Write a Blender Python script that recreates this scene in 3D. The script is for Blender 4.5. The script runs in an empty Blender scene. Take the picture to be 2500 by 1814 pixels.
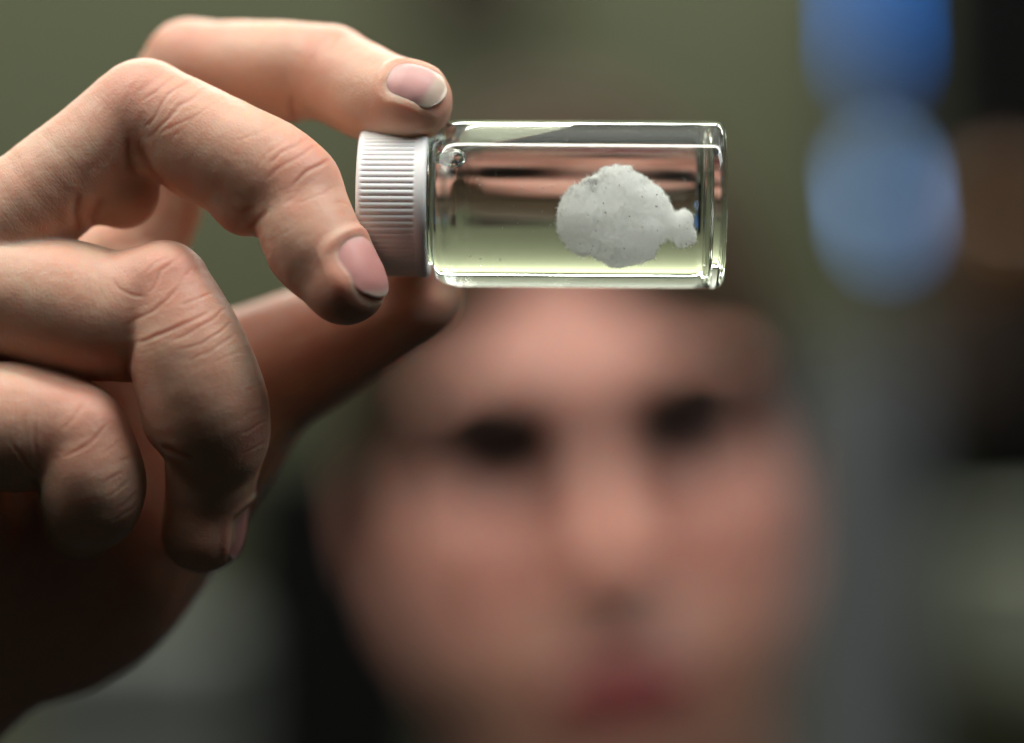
import bpy, bmesh, math, random
import numpy as np
from mathutils import Vector, Matrix

# ------------------------------------------------------------------ camera, world, light
MM = 0.001
D0 = 500.0                      # camera to the vial's axis, mm
PXW = 170.0 / 2500.0            # mm per photograph pixel at D0
sc = bpy.context.scene
COL = sc.collection

cam_d = bpy.data.cameras.new('camera')
cam = bpy.data.objects.new('camera', cam_d)
COL.objects.link(cam)
sc.camera = cam
cam.location = (0, 0, 0)
cam.rotation_euler = (math.radians(90), 0, 0)
cam_d.sensor_width = 36.0
cam_d.lens = 36.0 * D0 / 170.0
cam_d.clip_start = 0.02
cam_d.clip_end = 50.0
cam_d.dof.use_dof = True
cam_d.dof.focus_distance = (D0 - 10.0) * MM
cam_d.dof.aperture_fstop = cam_d.lens / 32.0      # 32 mm wide aperture
cam_d.dof.aperture_blades = 0

world = bpy.data.worlds.new('World')
sc.world = world
world.use_nodes = True
world.node_tree.nodes['Background'].inputs['Color'].default_value = (0.80, 0.86, 0.72, 1)
world.node_tree.nodes['Background'].inputs['Strength'].default_value = 0.018


def area(name, loc, target, sx, sy, power, color):
    d = bpy.data.lights.new(name, 'AREA')
    d.shape = 'RECTANGLE'
    d.size = sx * MM
    d.size_y = sy * MM
    d.energy = power
    d.color = color
    o = bpy.data.objects.new(name, d)
    COL.objects.link(o)
    o.location = Vector(loc) * MM
    v = (Vector(target) - Vector(loc))
    o.rotation_euler = v.to_track_quat('-Z', 'Y').to_euler()
    return o


area('ceiling_lamp', (-80, 430, 900), (-60, 560, 0), 1300, 80, 8.5, (1.0, 0.955, 0.88))
area('soft_fill_left', (-520, 330, 820), (-40, 600, 0), 700, 600, 7.0, (1.0, 0.96, 0.91))  # unseen soft fill from the left, added to soften the tube's hard light
area('cool_fill_right', (470, 300, 740), (20, 520, 0), 420, 420, 5.4, (0.95, 0.97, 1.0))  # unseen cool light from the right, strengthened to fill cap and clump
area('added_uplight', (-100, 900, 1000), (-100, 900, 1500), 1400, 1400, 30.0, (0.98, 1.0, 0.93))  # unseen lamp added to light the ceiling that the vial refracts
area('upper_wall_fill', (0, 2230, 1350), (0, 2400, 700), 2600, 100, 85.0, (1.0, 0.99, 0.95))  # unseen lamp added so the upper wall looks bright through the vial

sc.view_settings.view_transform = 'Standard'
sc.view_settings.look = 'None'
sc.view_settings.exposure = -0.2
sc.view_settings.gamma = 1.0
sc.view_settings.use_curve_mapping = False
sc.render.engine = 'CYCLES'
sc.cycles.use_denoising = True
sc.cycles.max_bounces = 24
sc.cycles.transmission_bounces = 20
sc.cycles.glossy_bounces = 8
sc.cycles.diffuse_bounces = 4
sc.cycles.sample_clamp_indirect = 45.0
sc.cycles.blur_glossy = 0.3

rng = np.random.default_rng(7)
random.seed(7)


# ------------------------------------------------------------------ helpers
def P(px, py, d=0.0):
    """point (mm) that lies d mm behind the vial's axis and is seen at that place of the photograph"""
    k = PXW * (D0 + d) / D0
    return np.array([(px - 1250.0) * k, D0 + d, (907.0 - py) * k])


def RP(r, d=0.0):
    return r * PXW * (D0 + d) / D0


_T = rng.random((64, 64, 64)).astype(np.float32)


def vnoise(p, scale, seed=0):
    q = p / scale + seed * 17.31
    i = np.floor(q).astype(np.int64)
    f = (q - i).astype(np.float32)
    f = f * f * (3 - 2 * f)
    i &= 63
    j = (i + 1) & 63
    x0, y0, z0 = i[..., 0], i[..., 1], i[..., 2]
    x1, y1, z1 = j[..., 0], j[..., 1], j[..., 2]
    fx, fy, fz = f[..., 0], f[..., 1], f[..., 2]
    a = _T[x0, y0, z0] * (1 - fx) + _T[x1, y0, z0] * fx
    b = _T[x0, y1, z0] * (1 - fx) + _T[x1, y1, z0] * fx
    c = _T[x0, y0, z1] * (1 - fx) + _T[x1, y0, z1] * fx
    d = _T[x0, y1, z1] * (1 - fx) + _T[x1, y1, z1] * fx
    return (a * (1 - fy) + b * fy) * (1 - fz) + (c * (1 - fy) + d * fy) * fz - 0.5


def smin(a, b, k):
    h = np.maximum(k - np.abs(a - b), 0.0) / k
    return np.minimum(a, b) - h * h * k * 0.25


def smax(a, b, k):
    return -smin(-a, -b, k)


def sphere(p, c, r):
    return np.linalg.norm(p - np.asarray(c, np.float32), axis=-1) - r


def ellipsoid(p, c, r):
    q = p - np.asarray(c, np.float32)
    r = np.asarray(r, np.float32)
    k0 = np.linalg.norm(q / r, axis=-1)
    k1 = np.linalg.norm(q / (r * r), axis=-1)
    return k0 * (k0 - 1.0) / np.maximum(k1, 1e-6)


def cone(p, a, b, r1, r2):
    """capsule whose radius runs from r1 to r2"""
    a = np.asarray(a, np.float32)
    b = np.asarray(b, np.float32)
    ba = b - a
    L2 = float(ba @ ba) + 1e-9
    t = np.clip(((p - a) @ ba) / L2, 0, 1)
    d = np.linalg.norm(p - (a + t[..., None] * ba), axis=-1)
    return d - (r1 + (r2 - r1) * t)


def chain(p, pts, k):
    """pts: (xyz, radius) list"""
    f = None
    for (a, ra), (b, rb) in zip(pts[:-1], pts[1:]):
        g = cone(p, a, b, ra, rb)
        f = g if f is None else smin(f, g, k)
    return f


def surface_nets(fun, lo, hi, h, pad=0.0):
    lo = np.asarray(lo, np.float32)
    n = np.ceil((np.asarray(hi) - lo) / h).astype(int) + 1
    B = 8
    nb = -(-n // B)
    f = np.empty(tuple(nb * B), np.float32)
    bc = np.stack(np.meshgrid(*[np.arange(m) for m in nb], indexing='ij'), -1).reshape(-1, 3)
    cen = (lo + h * (bc * B + (B - 1) / 2.0)).astype(np.float32)
    fc = np.concatenate([fun(c) for c in np.array_split(cen, max(1, len(cen) // 400000))])
    fb = np.repeat(fc, B ** 3).reshape(-1, B, B, B)
    near = np.abs(fc) < h * B * 0.87 * 1.35 + pad
    off = np.stack(np.meshgrid(*[np.arange(B)] * 3, indexing='ij'), -1)
    ib = np.argwhere(near)[:, 0]
    for part in np.array_split(ib, max(1, len(ib) // 1500)):
        g = (lo + h * (bc[part][:, None, None, None, :] * B + off[None])).astype(np.float32)
        fb[part] = fun(g)
    f = fb.reshape(nb[0], nb[1], nb[2], B, B, B).transpose(0, 3, 1, 4, 2, 5).reshape(nb[0] * B, nb[1] * B, nb[2] * B).copy()
    f[0] = f[-1] = 9
    f[:, 0] = f[:, -1] = 9
    f[:, :, 0] = f[:, :, -1] = 9
    s = f < 0
    nx, ny, nz = f.shape
    cnt = np.zeros((nx - 1, ny - 1, nz - 1), np.int8)
    for dx in (0, 1):
        for dy in (0, 1):
            for dz in (0, 1):
                cnt += s[dx:nx - 1 + dx, dy:ny - 1 + dy, dz:nz - 1 + dz]
    act = np.argwhere((cnt > 0) & (cnt < 8))
    idx = -np.ones((nx - 1, ny - 1, nz - 1), np.int32)
    idx[act[:, 0], act[:, 1], act[:, 2]] = np.arange(len(act))
    acc = np.zeros((len(act), 3))
    num = np.zeros(len(act))
    cor = [(0, 0, 0), (1, 0, 0), (0, 1, 0), (1, 1, 0), (0, 0, 1), (1, 0, 1), (0, 1, 1), (1, 1, 1)]
    for a in cor:
        for ax in range(3):
            if a[ax]:
                continue
            b = list(a)
            b[ax] = 1
            fa = f[act[:, 0] + a[0], act[:, 1] + a[1], act[:, 2] + a[2]]
            fb = f[act[:, 0] + b[0], act[:, 1] + b[1], act[:, 2] + b[2]]
            m = (fa < 0) != (fb < 0)
            t = np.where(m, fa / np.where(m, fa - fb, 1), 0)
            q = np.tile(np.array(a, float), (len(act), 1))
            q[:, ax] += t
            acc += q * m[:, None]
            num += m
    V = lo + h * (act + acc / num[:, None])
    F = []
    for ax in range(3):
        u, v = (ax + 1) % 3, (ax + 2) % 3
        sl0 = [slice(None)] * 3
        sl1 = [slice(None)] * 3
        sl0[ax] = slice(0, -1)
        sl1[ax] = slice(1, None)
        for sgn in (True, False):
            m = (s[tuple(sl0)] == sgn) & (s[tuple(sl1)] == (not sgn))
            e = np.argwhere(m)
            ok = (e[:, u] > 0) & (e[:, v] > 0) & (e[:, u] < f.shape[u] - 1) & (e[:, v] < f.shape[v] - 1)
            e = e[ok]
            qs = []
            for du, dv in ((-1, -1), (0, -1), (0, 0), (-1, 0)):
                c = e.copy()
                c[:, u] += du
                c[:, v] += dv
                qs.append(idx[c[:, 0], c[:, 1], c[:, 2]])
            qs = np.stack(qs, 1)
            F.append(qs if sgn else qs[:, ::-1])
    return V, np.concatenate(F)


def np_mesh(name, V, F, smooth=True):
    me = bpy.data.meshes.new(name)
    V = np.asarray(V, np.float32)
    F = np.asarray(F, np.int32)
    k = F.shape[1]
    me.vertices.add(len(V))
    me.vertices.foreach_set('co', (V * MM).ravel())
    me.loops.add(F.size)
    me.loops.foreach_set('vertex_index', F.ravel())
    me.polygons.add(len(F))
    me.polygons.foreach_set('loop_start', np.arange(0, F.size, k, dtype=np.int32))
    me.polygons.foreach_set('loop_total', np.full(len(F), k, np.int32))
    me.update(calc_edges=True)
    me.polygons.foreach_set('use_smooth', np.full(len(F), smooth))
    return me


def get_v(me):
    a = np.empty(len(me.vertices) * 3, np.float32)
    me.vertices.foreach_get('co', a)
    return a.reshape(-1, 3) / MM


def get_n(me):
    a = np.empty(len(me.vertices) * 3, np.float32)
    me.vertex_normals.foreach_get('vector', a)
    return a.reshape(-1, 3)


def relax(V, F, it, lam=0.5):
    e = np.concatenate([F[:, [0, 1]], F[:, [1, 2]], F[:, [2, 3]], F[:, [3, 0]]])
    e = np.concatenate([e, e[:, ::-1]])
    cnt = np.maximum(np.bincount(e[:, 0], minlength=len(V)), 1)
    for i in range(it):
        W = np.stack([np.bincount(e[:, 0], V[e[:, 1], c], len(V)) for c in range(3)], 1) / cnt[:, None]
        V = V + (lam if i % 2 == 0 else -lam * 1.04) * (W - V)
    return V


def quad_subdivide(V, F):
    e = np.concatenate([F[:, [0, 1]], F[:, [1, 2]], F[:, [2, 3]], F[:, [3, 0]]]).astype(np.int64)
    e.sort(axis=1)
    key = e[:, 0] * len(V) + e[:, 1]
    uq, inv = np.unique(key, return_inverse=True)
    ev = np.stack([uq // len(V), uq % len(V)], 1)
    nF = len(F)
    mid = (V[ev[:, 0]] + V[ev[:, 1]]) / 2
    fc = V[F].mean(1)
    V2 = np.concatenate([V, mid, fc])
    m = inv.reshape(4, nF) + len(V)
    cidx = np.arange(nF) + len(V) + len(mid)
    out = [np.stack([F[:, i], m[i], cidx, m[(i - 1) % 4]], 1) for i in range(4)]
    return V2, np.concatenate(out)


def put_color(me, name, rgb):
    a = me.color_attributes.new(name, 'FLOAT_COLOR', 'POINT')
    c = np.ones((len(me.vertices), 4), np.float32)
    c[:, :3] = rgb
    a.data.foreach_set('color', c.ravel())


def link(name, me, mat=None, parent=None):
    o = bpy.data.objects.new(name, me)
    COL.objects.link(o)
    if mat is not None:
        me.materials.append(mat)
    if parent is not None:
        o.parent = parent
    return o


def tag(o, label=None, cat=None, group=None, kind=None):
    for k, v in (('label', label), ('category', cat), ('group', group), ('kind', kind)):
        if v:
            o[k] = v
    return o


def empty(name, loc_mm=(0, 0, 0)):
    o = bpy.data.objects.new(name, None)
    o.empty_display_size = 0.02
    o.location = Vector(loc_mm) * MM
    COL.objects.link(o)
    return o


def lathe(profile, nseg, axis_o, rad=None, rot=None):
    """profile: list of (s, r) along +x, closed at both ends when r is 0"""
    pr = np.asarray(profile, float)
    th = np.linspace(0, 2 * np.pi, nseg, endpoint=False)
    V, F = [], []
    for j, (s, r) in enumerate(pr):
        rr = np.full(nseg, r) if rad is None else rad(s, r, th)
        V.append(np.stack([np.full(nseg, s), rr * np.cos(th), rr * np.sin(th)], 1))
    n = len(pr)
    V = np.concatenate(V)
    for j in range(n - 1):
        a = j * nseg + np.arange(nseg)
        b = j * nseg + (np.arange(nseg) + 1) % nseg
        F.append(np.stack([a, b, b + nseg, a + nseg], 1))
    F = np.concatenate(F)
    if rot is not None:
        V = V @ np.asarray(rot).T
    return V + np.asarray(axis_o), F


# ------------------------------------------------------------------ materials
def material(name):
    m = bpy.data.materials.new(name)
    m.use_nodes = True
    nt = m.node_tree
    return m, nt, nt.nodes['Principled BSDF']


def plain(name, rgb, rough=0.6, metal=0.0, noise=0.12, scale=60.0, emit=None, es=0.0, bump=0.05, spec=0.5):
    m, nt, b = material(name)
    tc = nt.nodes.new('ShaderNodeTexCoord')
    n = nt.nodes.new('ShaderNodeTexNoise')
    n.inputs['Scale'].default_value = scale
    n.inputs['Detail'].default_value = 5
    nt.links.new(tc.outputs['Object'], n.inputs['Vector'])
    r = nt.nodes.new('ShaderNodeMapRange')
    r.inputs['To Min'].default_value = 1 - noise
    r.inputs['To Max'].default_value = 1 + noise
    nt.links.new(n.outputs['Fac'], r.inputs['Value'])
    mx = nt.nodes.new('ShaderNodeVectorMath')
    mx.operation = 'SCALE'
    mx.inputs[0].default_value = rgb
    nt.links.new(r.outputs['Result'], mx.inputs['Scale'])
    nt.links.new(mx.outputs['Vector'], b.inputs['Base Color'])
    b.inputs['Roughness'].default_value = rough
    b.inputs['Metallic'].default_value = metal
    b.inputs['Specular IOR Level'].default_value = spec
    if bump:
        bp = nt.nodes.new('ShaderNodeBump')
        bp.inputs['Strength'].default_value = bump
        bp.inputs['Distance'].default_value = 0.0005
        nt.links.new(n.outputs['Fac'], bp.inputs['Height'])
        nt.links.new(bp.outputs['Normal'], b.inputs['Normal'])
    if emit:
        b.inputs['Emission Color'].default_value = (*emit, 1)
        b.inputs['Emission Strength'].default_value = es
    return m


def skin_material():
    m, nt, b = material('skin')
    at = nt.nodes.new('ShaderNodeAttribute')
    at.attribute_name = 'skin'
    tc = nt.nodes.new('ShaderNodeTexCoord')
    n1 = nt.nodes.new('ShaderNodeTexNoise')
    n1.inputs['Scale'].default_value = 180
    n1.inputs['Detail'].default_value = 4
    nt.links.new(tc.outputs['Object'], n1.inputs['Vector'])
    cr = nt.nodes.new('ShaderNodeValToRGB')
    cr.color_ramp.elements[0].position = 0.30
    cr.color_ramp.elements[0].color = (1.03, 0.90, 0.88, 1)
    cr.color_ramp.elements[1].position = 0.70
    cr.color_ramp.elements[1].color = (1.0, 1.03, 1.03, 1)
    nt.links.new(n1.outputs['Fac'], cr.inputs['Fac'])
    mx = nt.nodes.new('ShaderNodeMix')
    mx.data_type = 'RGBA'
    mx.blend_type = 'MULTIPLY'
    mx.inputs[0].default_value = 1.0
    nt.links.new(at.outputs['Color'], mx.inputs[6])
    nt.links.new(cr.outputs['Color'], mx.inputs[7])
    nt.links.new(mx.outputs[2], b.inputs['Base Color'])
    b.inputs['Subsurface Weight'].default_value = 1.0
    b.inputs['Subsurface Radius'].default_value = (1.0, 0.32, 0.16)
    b.inputs['Subsurface Scale'].default_value = 0.0032
    b.inputs['Roughness'].default_value = 0.48
    b.inputs['Specular IOR Level'].default_value = 0.38
    # fine skin relief: pores and the small criss-cross lines
    vo = nt.nodes.new('ShaderNodeTexVoronoi')
    vo.feature = 'DISTANCE_TO_EDGE'
    vo.inputs['Scale'].default_value = 1400
    nt.links.new(tc.outputs['Object'], vo.inputs['Vector'])
    n2 = nt.nodes.new('ShaderNodeTexNoise')
    n2.inputs['Scale'].default_value = 900
    n2.inputs['Detail'].default_value = 6
    nt.links.new(tc.outputs['Object'], n2.inputs['Vector'])
    ad = nt.nodes.new('ShaderNodeMath')
    ad.operation = 'MULTIPLY_ADD'
    ad.inputs[1].default_value = 0.8
    nt.links.new(vo.outputs['Distance'], ad.inputs[0])
    nt.links.new(n2.outputs['Fac'], ad.inputs[2])
    # fine lines that run across each finger (the attribute holds the distance along the finger, in mm)
    fa = nt.nodes.new('ShaderNodeAttribute')
    fa.attribute_name = 'along'
    n3 = nt.nodes.new('ShaderNodeTexNoise')
    n3.inputs['Scale'].default_value = 1.0
    n3.inputs['Detail'].default_value = 3
    nt.links.new(fa.outputs['Vector'], n3.inputs['Vector'])
    s1 = nt.nodes.new('ShaderNodeMath')
    s1.operation = 'SUBTRACT'
    s1.inputs[1].default_value = 0.5
    nt.links.new(n3.outputs['Fac'], s1.inputs[0])
    s2 = nt.nodes.new('ShaderNodeMath')
    s2.operation = 'ABSOLUTE'
    nt.links.new(s1.outputs[0], s2.inputs[0])
    s3 = nt.nodes.new('ShaderNodeMapRange')
    s3.inputs['From Max'].default_value = 0.05
    s3.inputs['To Max'].default_value = 0.26
    nt.links.new(s2.outputs[0], s3.inputs['Value'])
    s4 = nt.nodes.new('ShaderNodeMath')
    s4.operation = 'ADD'
    nt.links.new(ad.outputs[0], s4.inputs[0])
    nt.links.new(s3.outputs['Result'], s4.inputs[1])
    ad = s4
    bp = nt.nodes.new('ShaderNodeBump')
    bp.inputs['Strength'].default_value = 0.4
    bp.inputs['Distance'].default_value = 0.00016
    nt.links.new(ad.outputs[0], bp.inputs['Height'])
    nt.links.new(bp.outputs['Normal'], b.inputs['Normal'])
    return m


def nail_material():
    m, nt, b = material('nail')
    at = nt.nodes.new('ShaderNodeAttribute')
    at.attribute_name = 'skin'
    nt.links.new(at.outputs['Color'], b.inputs['Base Color'])
    b.inputs['Subsurface Weight'].default_value = 0.6
    b.inputs['Subsurface Radius'].default_value = (1.0, 0.4, 0.3)
    b.inputs['Subsurface Scale'].default_value = 0.0012
    b.inputs['Roughness'].default_value = 0.46
    b.inputs['Specular IOR Level'].default_value = 0.3
    tc = nt.nodes.new('ShaderNodeTexCoord')
    n2 = nt.nodes.new('ShaderNodeTexNoise')
    n2.inputs['Scale'].default_value = 700
    nt.links.new(tc.outputs['Object'], n2.inputs['Vector'])
    bp = nt.nodes.new('ShaderNodeBump')
    bp.inputs['Strength'].default_value = 0.2
    bp.inputs['Distance'].default_value = 0.0002
    nt.links.new(n2.outputs['Fac'], bp.inputs['Height'])
    nt.links.new(bp.outputs['Normal'], b.inputs['Normal'])
    return m


def clear(name, ior, tint=(1, 1, 1), rough=0.0):
    m = bpy.data.materials.new(name)
    m.use_nodes = True
    nt = m.node_tree
    for n in list(nt.nodes):
        nt.nodes.remove(n)
    o = nt.nodes.new('ShaderNodeOutputMaterial')
    g = nt.nodes.new('ShaderNodeBsdfGlass')
    g.inputs['IOR'].default_value = ior
    g.inputs['Color'].default_value = (*tint, 1)
    g.inputs['Roughness'].default_value = rough
    nt.links.new(g.outputs[0], o.inputs['Surface'])
    return m


SKIN = skin_material()
NAIL = nail_material()
GLASS = clear('vial_glass', 1.50, (0.985, 1.0, 0.99))
WATER = clear('vial_liquid', 1.335 / 1.50, (0.995, 1.0, 0.985))
AIR_IN_WATER = clear('air_in_liquid', 1.0 / 1.335)
CAPM = plain('white_plastic', (0.88, 0.89, 0.88), 0.5, noise=0.03, scale=300)
CAPM.node_tree.nodes['Principled BSDF'].inputs['Subsurface Weight'].default_value = 0.25
CAPM.node_tree.nodes['Principled BSDF'].inputs['Subsurface Scale'].default_value = 0.001
HAIR = plain('brown_hair', (0.046, 0.031, 0.018), 0.8, noise=0.4, scale=120, spec=0.1)
BROW = plain('brow_hair', (0.020, 0.012, 0.008), 0.8, noise=0.3, scale=400, spec=0.1)

# ------------------------------------------------------------------ setting
def sheet(name, pts, mat, n=1):
    me = bpy.data.meshes.new(name)
    me.from_pydata([tuple(np.asarray(p) * MM) for p in pts], [], [(0, 1, 2, 3)])
    return link(name, me, mat)


WALLM = plain('olive_wall_paint', (0.094, 0.103, 0.052), 0.8, noise=0.10, scale=3)
wall = sheet('wall', [(-2600, 2400, -1300), (2600, 2400, -1300), (2600, 2400, 1700), (-2600, 2400, 1700)], WALLM)
CEILM = plain('white_ceiling_paint', (0.68, 0.68, 0.61), 0.9, noise=0.05, scale=3)
ceiling = sheet('ceiling', [(-2600, 2400, 1600), (2600, 2400, 1600), (2600, -1200, 1600), (-2600, -1200, 1600)], CEILM)
tag(ceiling, 'pale ceiling above', kind='structure')
tag(wall, 'plain olive green wall far behind the person', kind='structure')


def bevel_box(name, c, size, mat, parent=None, bev=4.0):
    bm = bmesh.new()
    bmesh.ops.create_cube(bm, size=1.0)
    for v in bm.verts:
        v.co = Vector((v.co.x * size[0], v.co.y * size[1], v.co.z * size[2])) * MM
    bmesh.ops.bevel(bm, geom=bm.edges[:], offset=bev * MM, segments=2, affect='EDGES')
    me = bpy.data.meshes.new(name)
    bm.to_mesh(me)
    bm.free()
    o = link(name, me, mat, parent)
    o.location = Vector(c) * MM
    return o


def bottle_mesh(name, prof, mat, parent=None, loc=(0, 0, 0), seg=32):
    V, F = lathe(prof, seg, (0, 0, 0))
    V = V[:, [1, 2, 0]]
    me = np_mesh(name, V, F)
    o = link(name, me, mat, parent)
    o.location = Vector(loc) * MM
    return o

# ------------------------------------------------------------------ the vial
VC = P(880, 495, 0)             # outer end of the cap on the vial's axis
YAW = math.radians(-1.5)
VROT = np.array([[math.cos(YAW), -math.sin(YAW), 0], [math.sin(YAW), math.cos(YAW), 0], [0, 0, 1]])
VROT = VROT @ np.array([[math.cos(0.008), 0, math.sin(0.008)], [0, 1, 0], [-math.sin(0.008), 0, math.cos(0.008)]])
px = lambda v: v * PXW


def arc(cx, cr, rad, a0, a1, n):
    return [(cx + rad * math.cos(math.radians(a0 + (a1 - a0) * i / n)),
             cr + rad * math.sin(math.radians(a0 + (a1 - a0) * i / n))) for i in range(n + 1)]


def smooth_profile(pts, n_it=3):
    pts = [np.array(p, float) for p in pts]
    for _ in range(n_it):
        q = [pts[0]]
        for a, b in zip(pts[:-1], pts[1:]):
            q += [a * 0.75 + b * 0.25, a * 0.25 + b * 0.75]
        q.append(pts[-1])
        pts = q
    return [tuple(p) for p in pts]


vial = tag(empty('glass_vial', VC), 'small clear glass vial with white ribbed cap held sideways between the fingers', 'vial')
VO = np.zeros(3)
RB = px(204)                    # outer radius of the body
NR = px(150)                    # neck
CAPR = px(180)


def cap_rad(s, r, th):
    rib = np.clip((s - 0.7) / 0.5, 0, 1) * np.clip((9.55 - s) / 0.25, 0, 1)
    if r < CAPR * 0.93:
        rib = 0
    w = np.abs(np.cos(th * 74 / 2))
    return r - 0.24 * rib * (1 - np.sqrt(np.clip(w, 0, 1)))


cap_prof = [(0.0, 0.0), (0.0, 4), (0.0, CAPR - 2.2)] + arc(1.1, CAPR - 1.15, 1.1, 180, 90, 7)[1:]
cap_prof += [(s, CAPR - 0.04 + 0.004 * s) for s in (1.5, 2, 3, 4.5, 6, 7.5, 8.8, 9.3, 9.45, 9.6)]
cap_prof += [(9.8, CAPR + 0.06), (10.4, CAPR + 0.12), (11.0, CAPR + 0.1), (11.35, CAPR - 0.1), (11.5, CAPR - 0.5), (11.5, NR + 0.35), (1.4, NR + 0.35), (1.4, 0.0)]
V, F = lathe(cap_prof, 74 * 10, VO, cap_rad, VROT)
cap = link('cap', np_mesh('cap', V, F), CAPM, vial)

XB = px(1767 - 880)             # outer base
gl_prof = [(1.5, 0.0), (1.5, NR - 2.4), (1.55, NR - 0.4), (2.0, NR), (11.4, NR), (11.75, NR + 0.1)]
sh = smooth_profile([(11.75, NR + 0.1), (12.2, NR + 0.4), (12.45, NR + 1.7), (13.6, RB - 0.75), (15.4, RB - 0.12), (18.0, RB)], 4)
gl_prof += sh[1:]
gl_prof += [(x, RB) for x in np.linspace(20, XB - 2.0, 14)]
gl_prof += arc(XB - 1.8, RB - 1.8, 1.8, 90, 0, 10)[1:]
gl_prof += [(XB, RB - 3.5), (XB - 0.35, RB - 5.5), (XB - 0.6, 4), (XB - 0.7, 0.0)]
V, F = lathe(gl_prof, 192, VO, None, VROT)
glass = link('glass_body', np_mesh('glass_body', V, F), GLASS, vial)

TW = 1.05                       # wall
XI = px(1735 - 880)
li_prof = [(3.0, 0.0), (3.0, NR - 2.5), (3.1, NR - 2.2), (12.0, NR - 2.2)]
sh = smooth_profile([(12.0, NR - 2.2), (13.2, NR - 1.8), (14.6, NR + 0.9), (16.8, RB - TW - 0.4), (19.6, RB - TW), (22, RB - TW)], 4)
li_prof += sh[1:]
li_prof += [(x, RB - TW) for x in np.linspace(23, XI - 3.2, 14)]
li_prof += arc(XI - 3.0, RB - TW - 3.0, 3.0, 90, 0, 12)[1:]
li_prof += [(XI + 0.1, RB - 6), (XI, 4), (XI - 0.1, 0.0)]
V, F = lathe(li_prof, 192, VO, None, VROT)
liquid = link('liquid', np_mesh('liquid', V, F), WATER, vial)


def uv_ball(fun, nu=64, nv=40):
    th = np.linspace(0, 2 * np.pi, nu, endpoint=False)
    ph = np.linspace(0, np.pi, nv + 1)
    V, F = [], []
    for p in ph:
        d = np.stack([np.cos(th) * np.sin(p), np.sin(th) * np.sin(p), np.full(nu, np.cos(p))], 1)
        V.append(fun(d))
    V = np.concatenate(V)
    for j in range(nv):
        a = j * nu + np.arange(nu)
        b = j * nu + (np.arange(nu) + 1) % nu
        F.append(np.stack([a, a + nu, b + nu, b], 1))
    return V, np.concatenate(F)


def air_pocket():
    # air under the upper wall: the liquid's level, tilted so that the pocket thins out away from the cap
    pr = np.array(li_prof)
    pr = pr[(pr[:, 0] > 12) & (pr[:, 0] < 45)]
    loops = []
    na, nf = 41, 31
    for x in np.concatenate([np.linspace(14.6, 17, 10), np.linspace(17.6, 37.6, 40)]):
        ri = np.interp(x, pr[:, 0], pr[:, 1]) - 0.10
        t = max(0.0, (x - 15.0) / (37.9 - 15.0))
        fl_ = 8.2 + (RB - TW - 0.10 - 8.2) * t ** 1.7
        if ri - fl_ < 0.02:
            continue
        al = math.acos(fl_ / ri)
        th = np.linspace(-al, al, na)
        arc_ = np.stack([np.full(na, x), ri * np.sin(th), ri * np.cos(th)], 1)
        ym = ri * math.sin(al)
        ys = np.linspace(ym, -ym, nf)[1:-1]
        dip = 0.55 * min(1.0, ri - fl_)
        zf = fl_ - dip * (1 - np.abs(ys / ym) ** 2.5)
        loops.append(np.concatenate([arc_, np.stack([np.full(nf - 2, x), ys, zf], 1)]))
    m_ = len(loops[0])
    first, last = loops[0], loops[-1]
    V_ = [first.mean(0)[None].repeat(m_, 0) - np.array([0.15, 0, 0])] + loops + [last.mean(0)[None].repeat(m_, 0) + np.array([0.3, 0, 0])]
    V_ = np.concatenate(V_)
    F_ = []
    for j in range(len(loops) + 1):
        p0 = j * m_ + np.arange(m_)
        p1 = j * m_ + (np.arange(m_) + 1) % m_
        F_.append(np.stack([p0, p0 + m_, p1 + m_, p1], 1))
    return V_ @ VROT.T, np.concatenate(F_)


V, F = air_pocket()
me = np_mesh('air_pocket', V, F)
bm = bmesh.new()
bm.from_mesh(me)
bmesh.ops.remove_doubles(bm, verts=bm.verts[:], dist=1e-7)
bmesh.ops.recalc_face_normals(bm, faces=bm.faces[:])
bm.to_mesh(me)
bm.free()
link('air_pocket', me, AIR_IN_WATER, liquid)


def bubble(d):
    return (np.array([15.9, -7.0, 6.2]) + d * np.array([2.0, 1.5, 1.5])) @ VROT.T


V, F = uv_ball(bubble)
link('air_bubble', np_mesh('air_bubble', V, F), AIR_IN_WATER, liquid)

# the white clump in the liquid
CC = np.array([px(1505 - 880), -1.5, -2.0])


def clump_sdf(p):
    q = p
    w = np.stack([vnoise(q, 2.2, 1), vnoise(q, 2.2, 2), vnoise(q, 2.2, 3)], -1)
    q = q + 1.0 * w
    f = ellipsoid(q, (0.6, 0, 0.1), (8.9, 3.7, 5.8))
    f = smin(f, ellipsoid(q, (-5.2, 0.3, -0.2), (4.7, 3.0, 4.3)), 2.0)
    f = smin(f, ellipsoid(q, (2.0, -0.3, -2.5), (5.0, 3.0, 3.3)), 1.5)
    f = smin(f, ellipsoid(q, (10.9, 0.2, -1.2), (2.0, 1.6, 2.0)), 0.8)
    f = smin(f, ellipsoid(q, (0.8, 0, 3.4), (4.6, 2.8, 2.9)), 1.5)
    f = smin(f, cone(q, (7.0, 0, -0.6), (11, 0.2, -1.1), 2.6, 1.3), 0.8)
    return f + 0.55 * vnoise(p, 1.7, 8) + 0.62 * vnoise(p, 0.9, 4) + 0.30 * vnoise(p, 0.42, 5) + 0.9 * vnoise(p, 3.0, 16)


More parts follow.
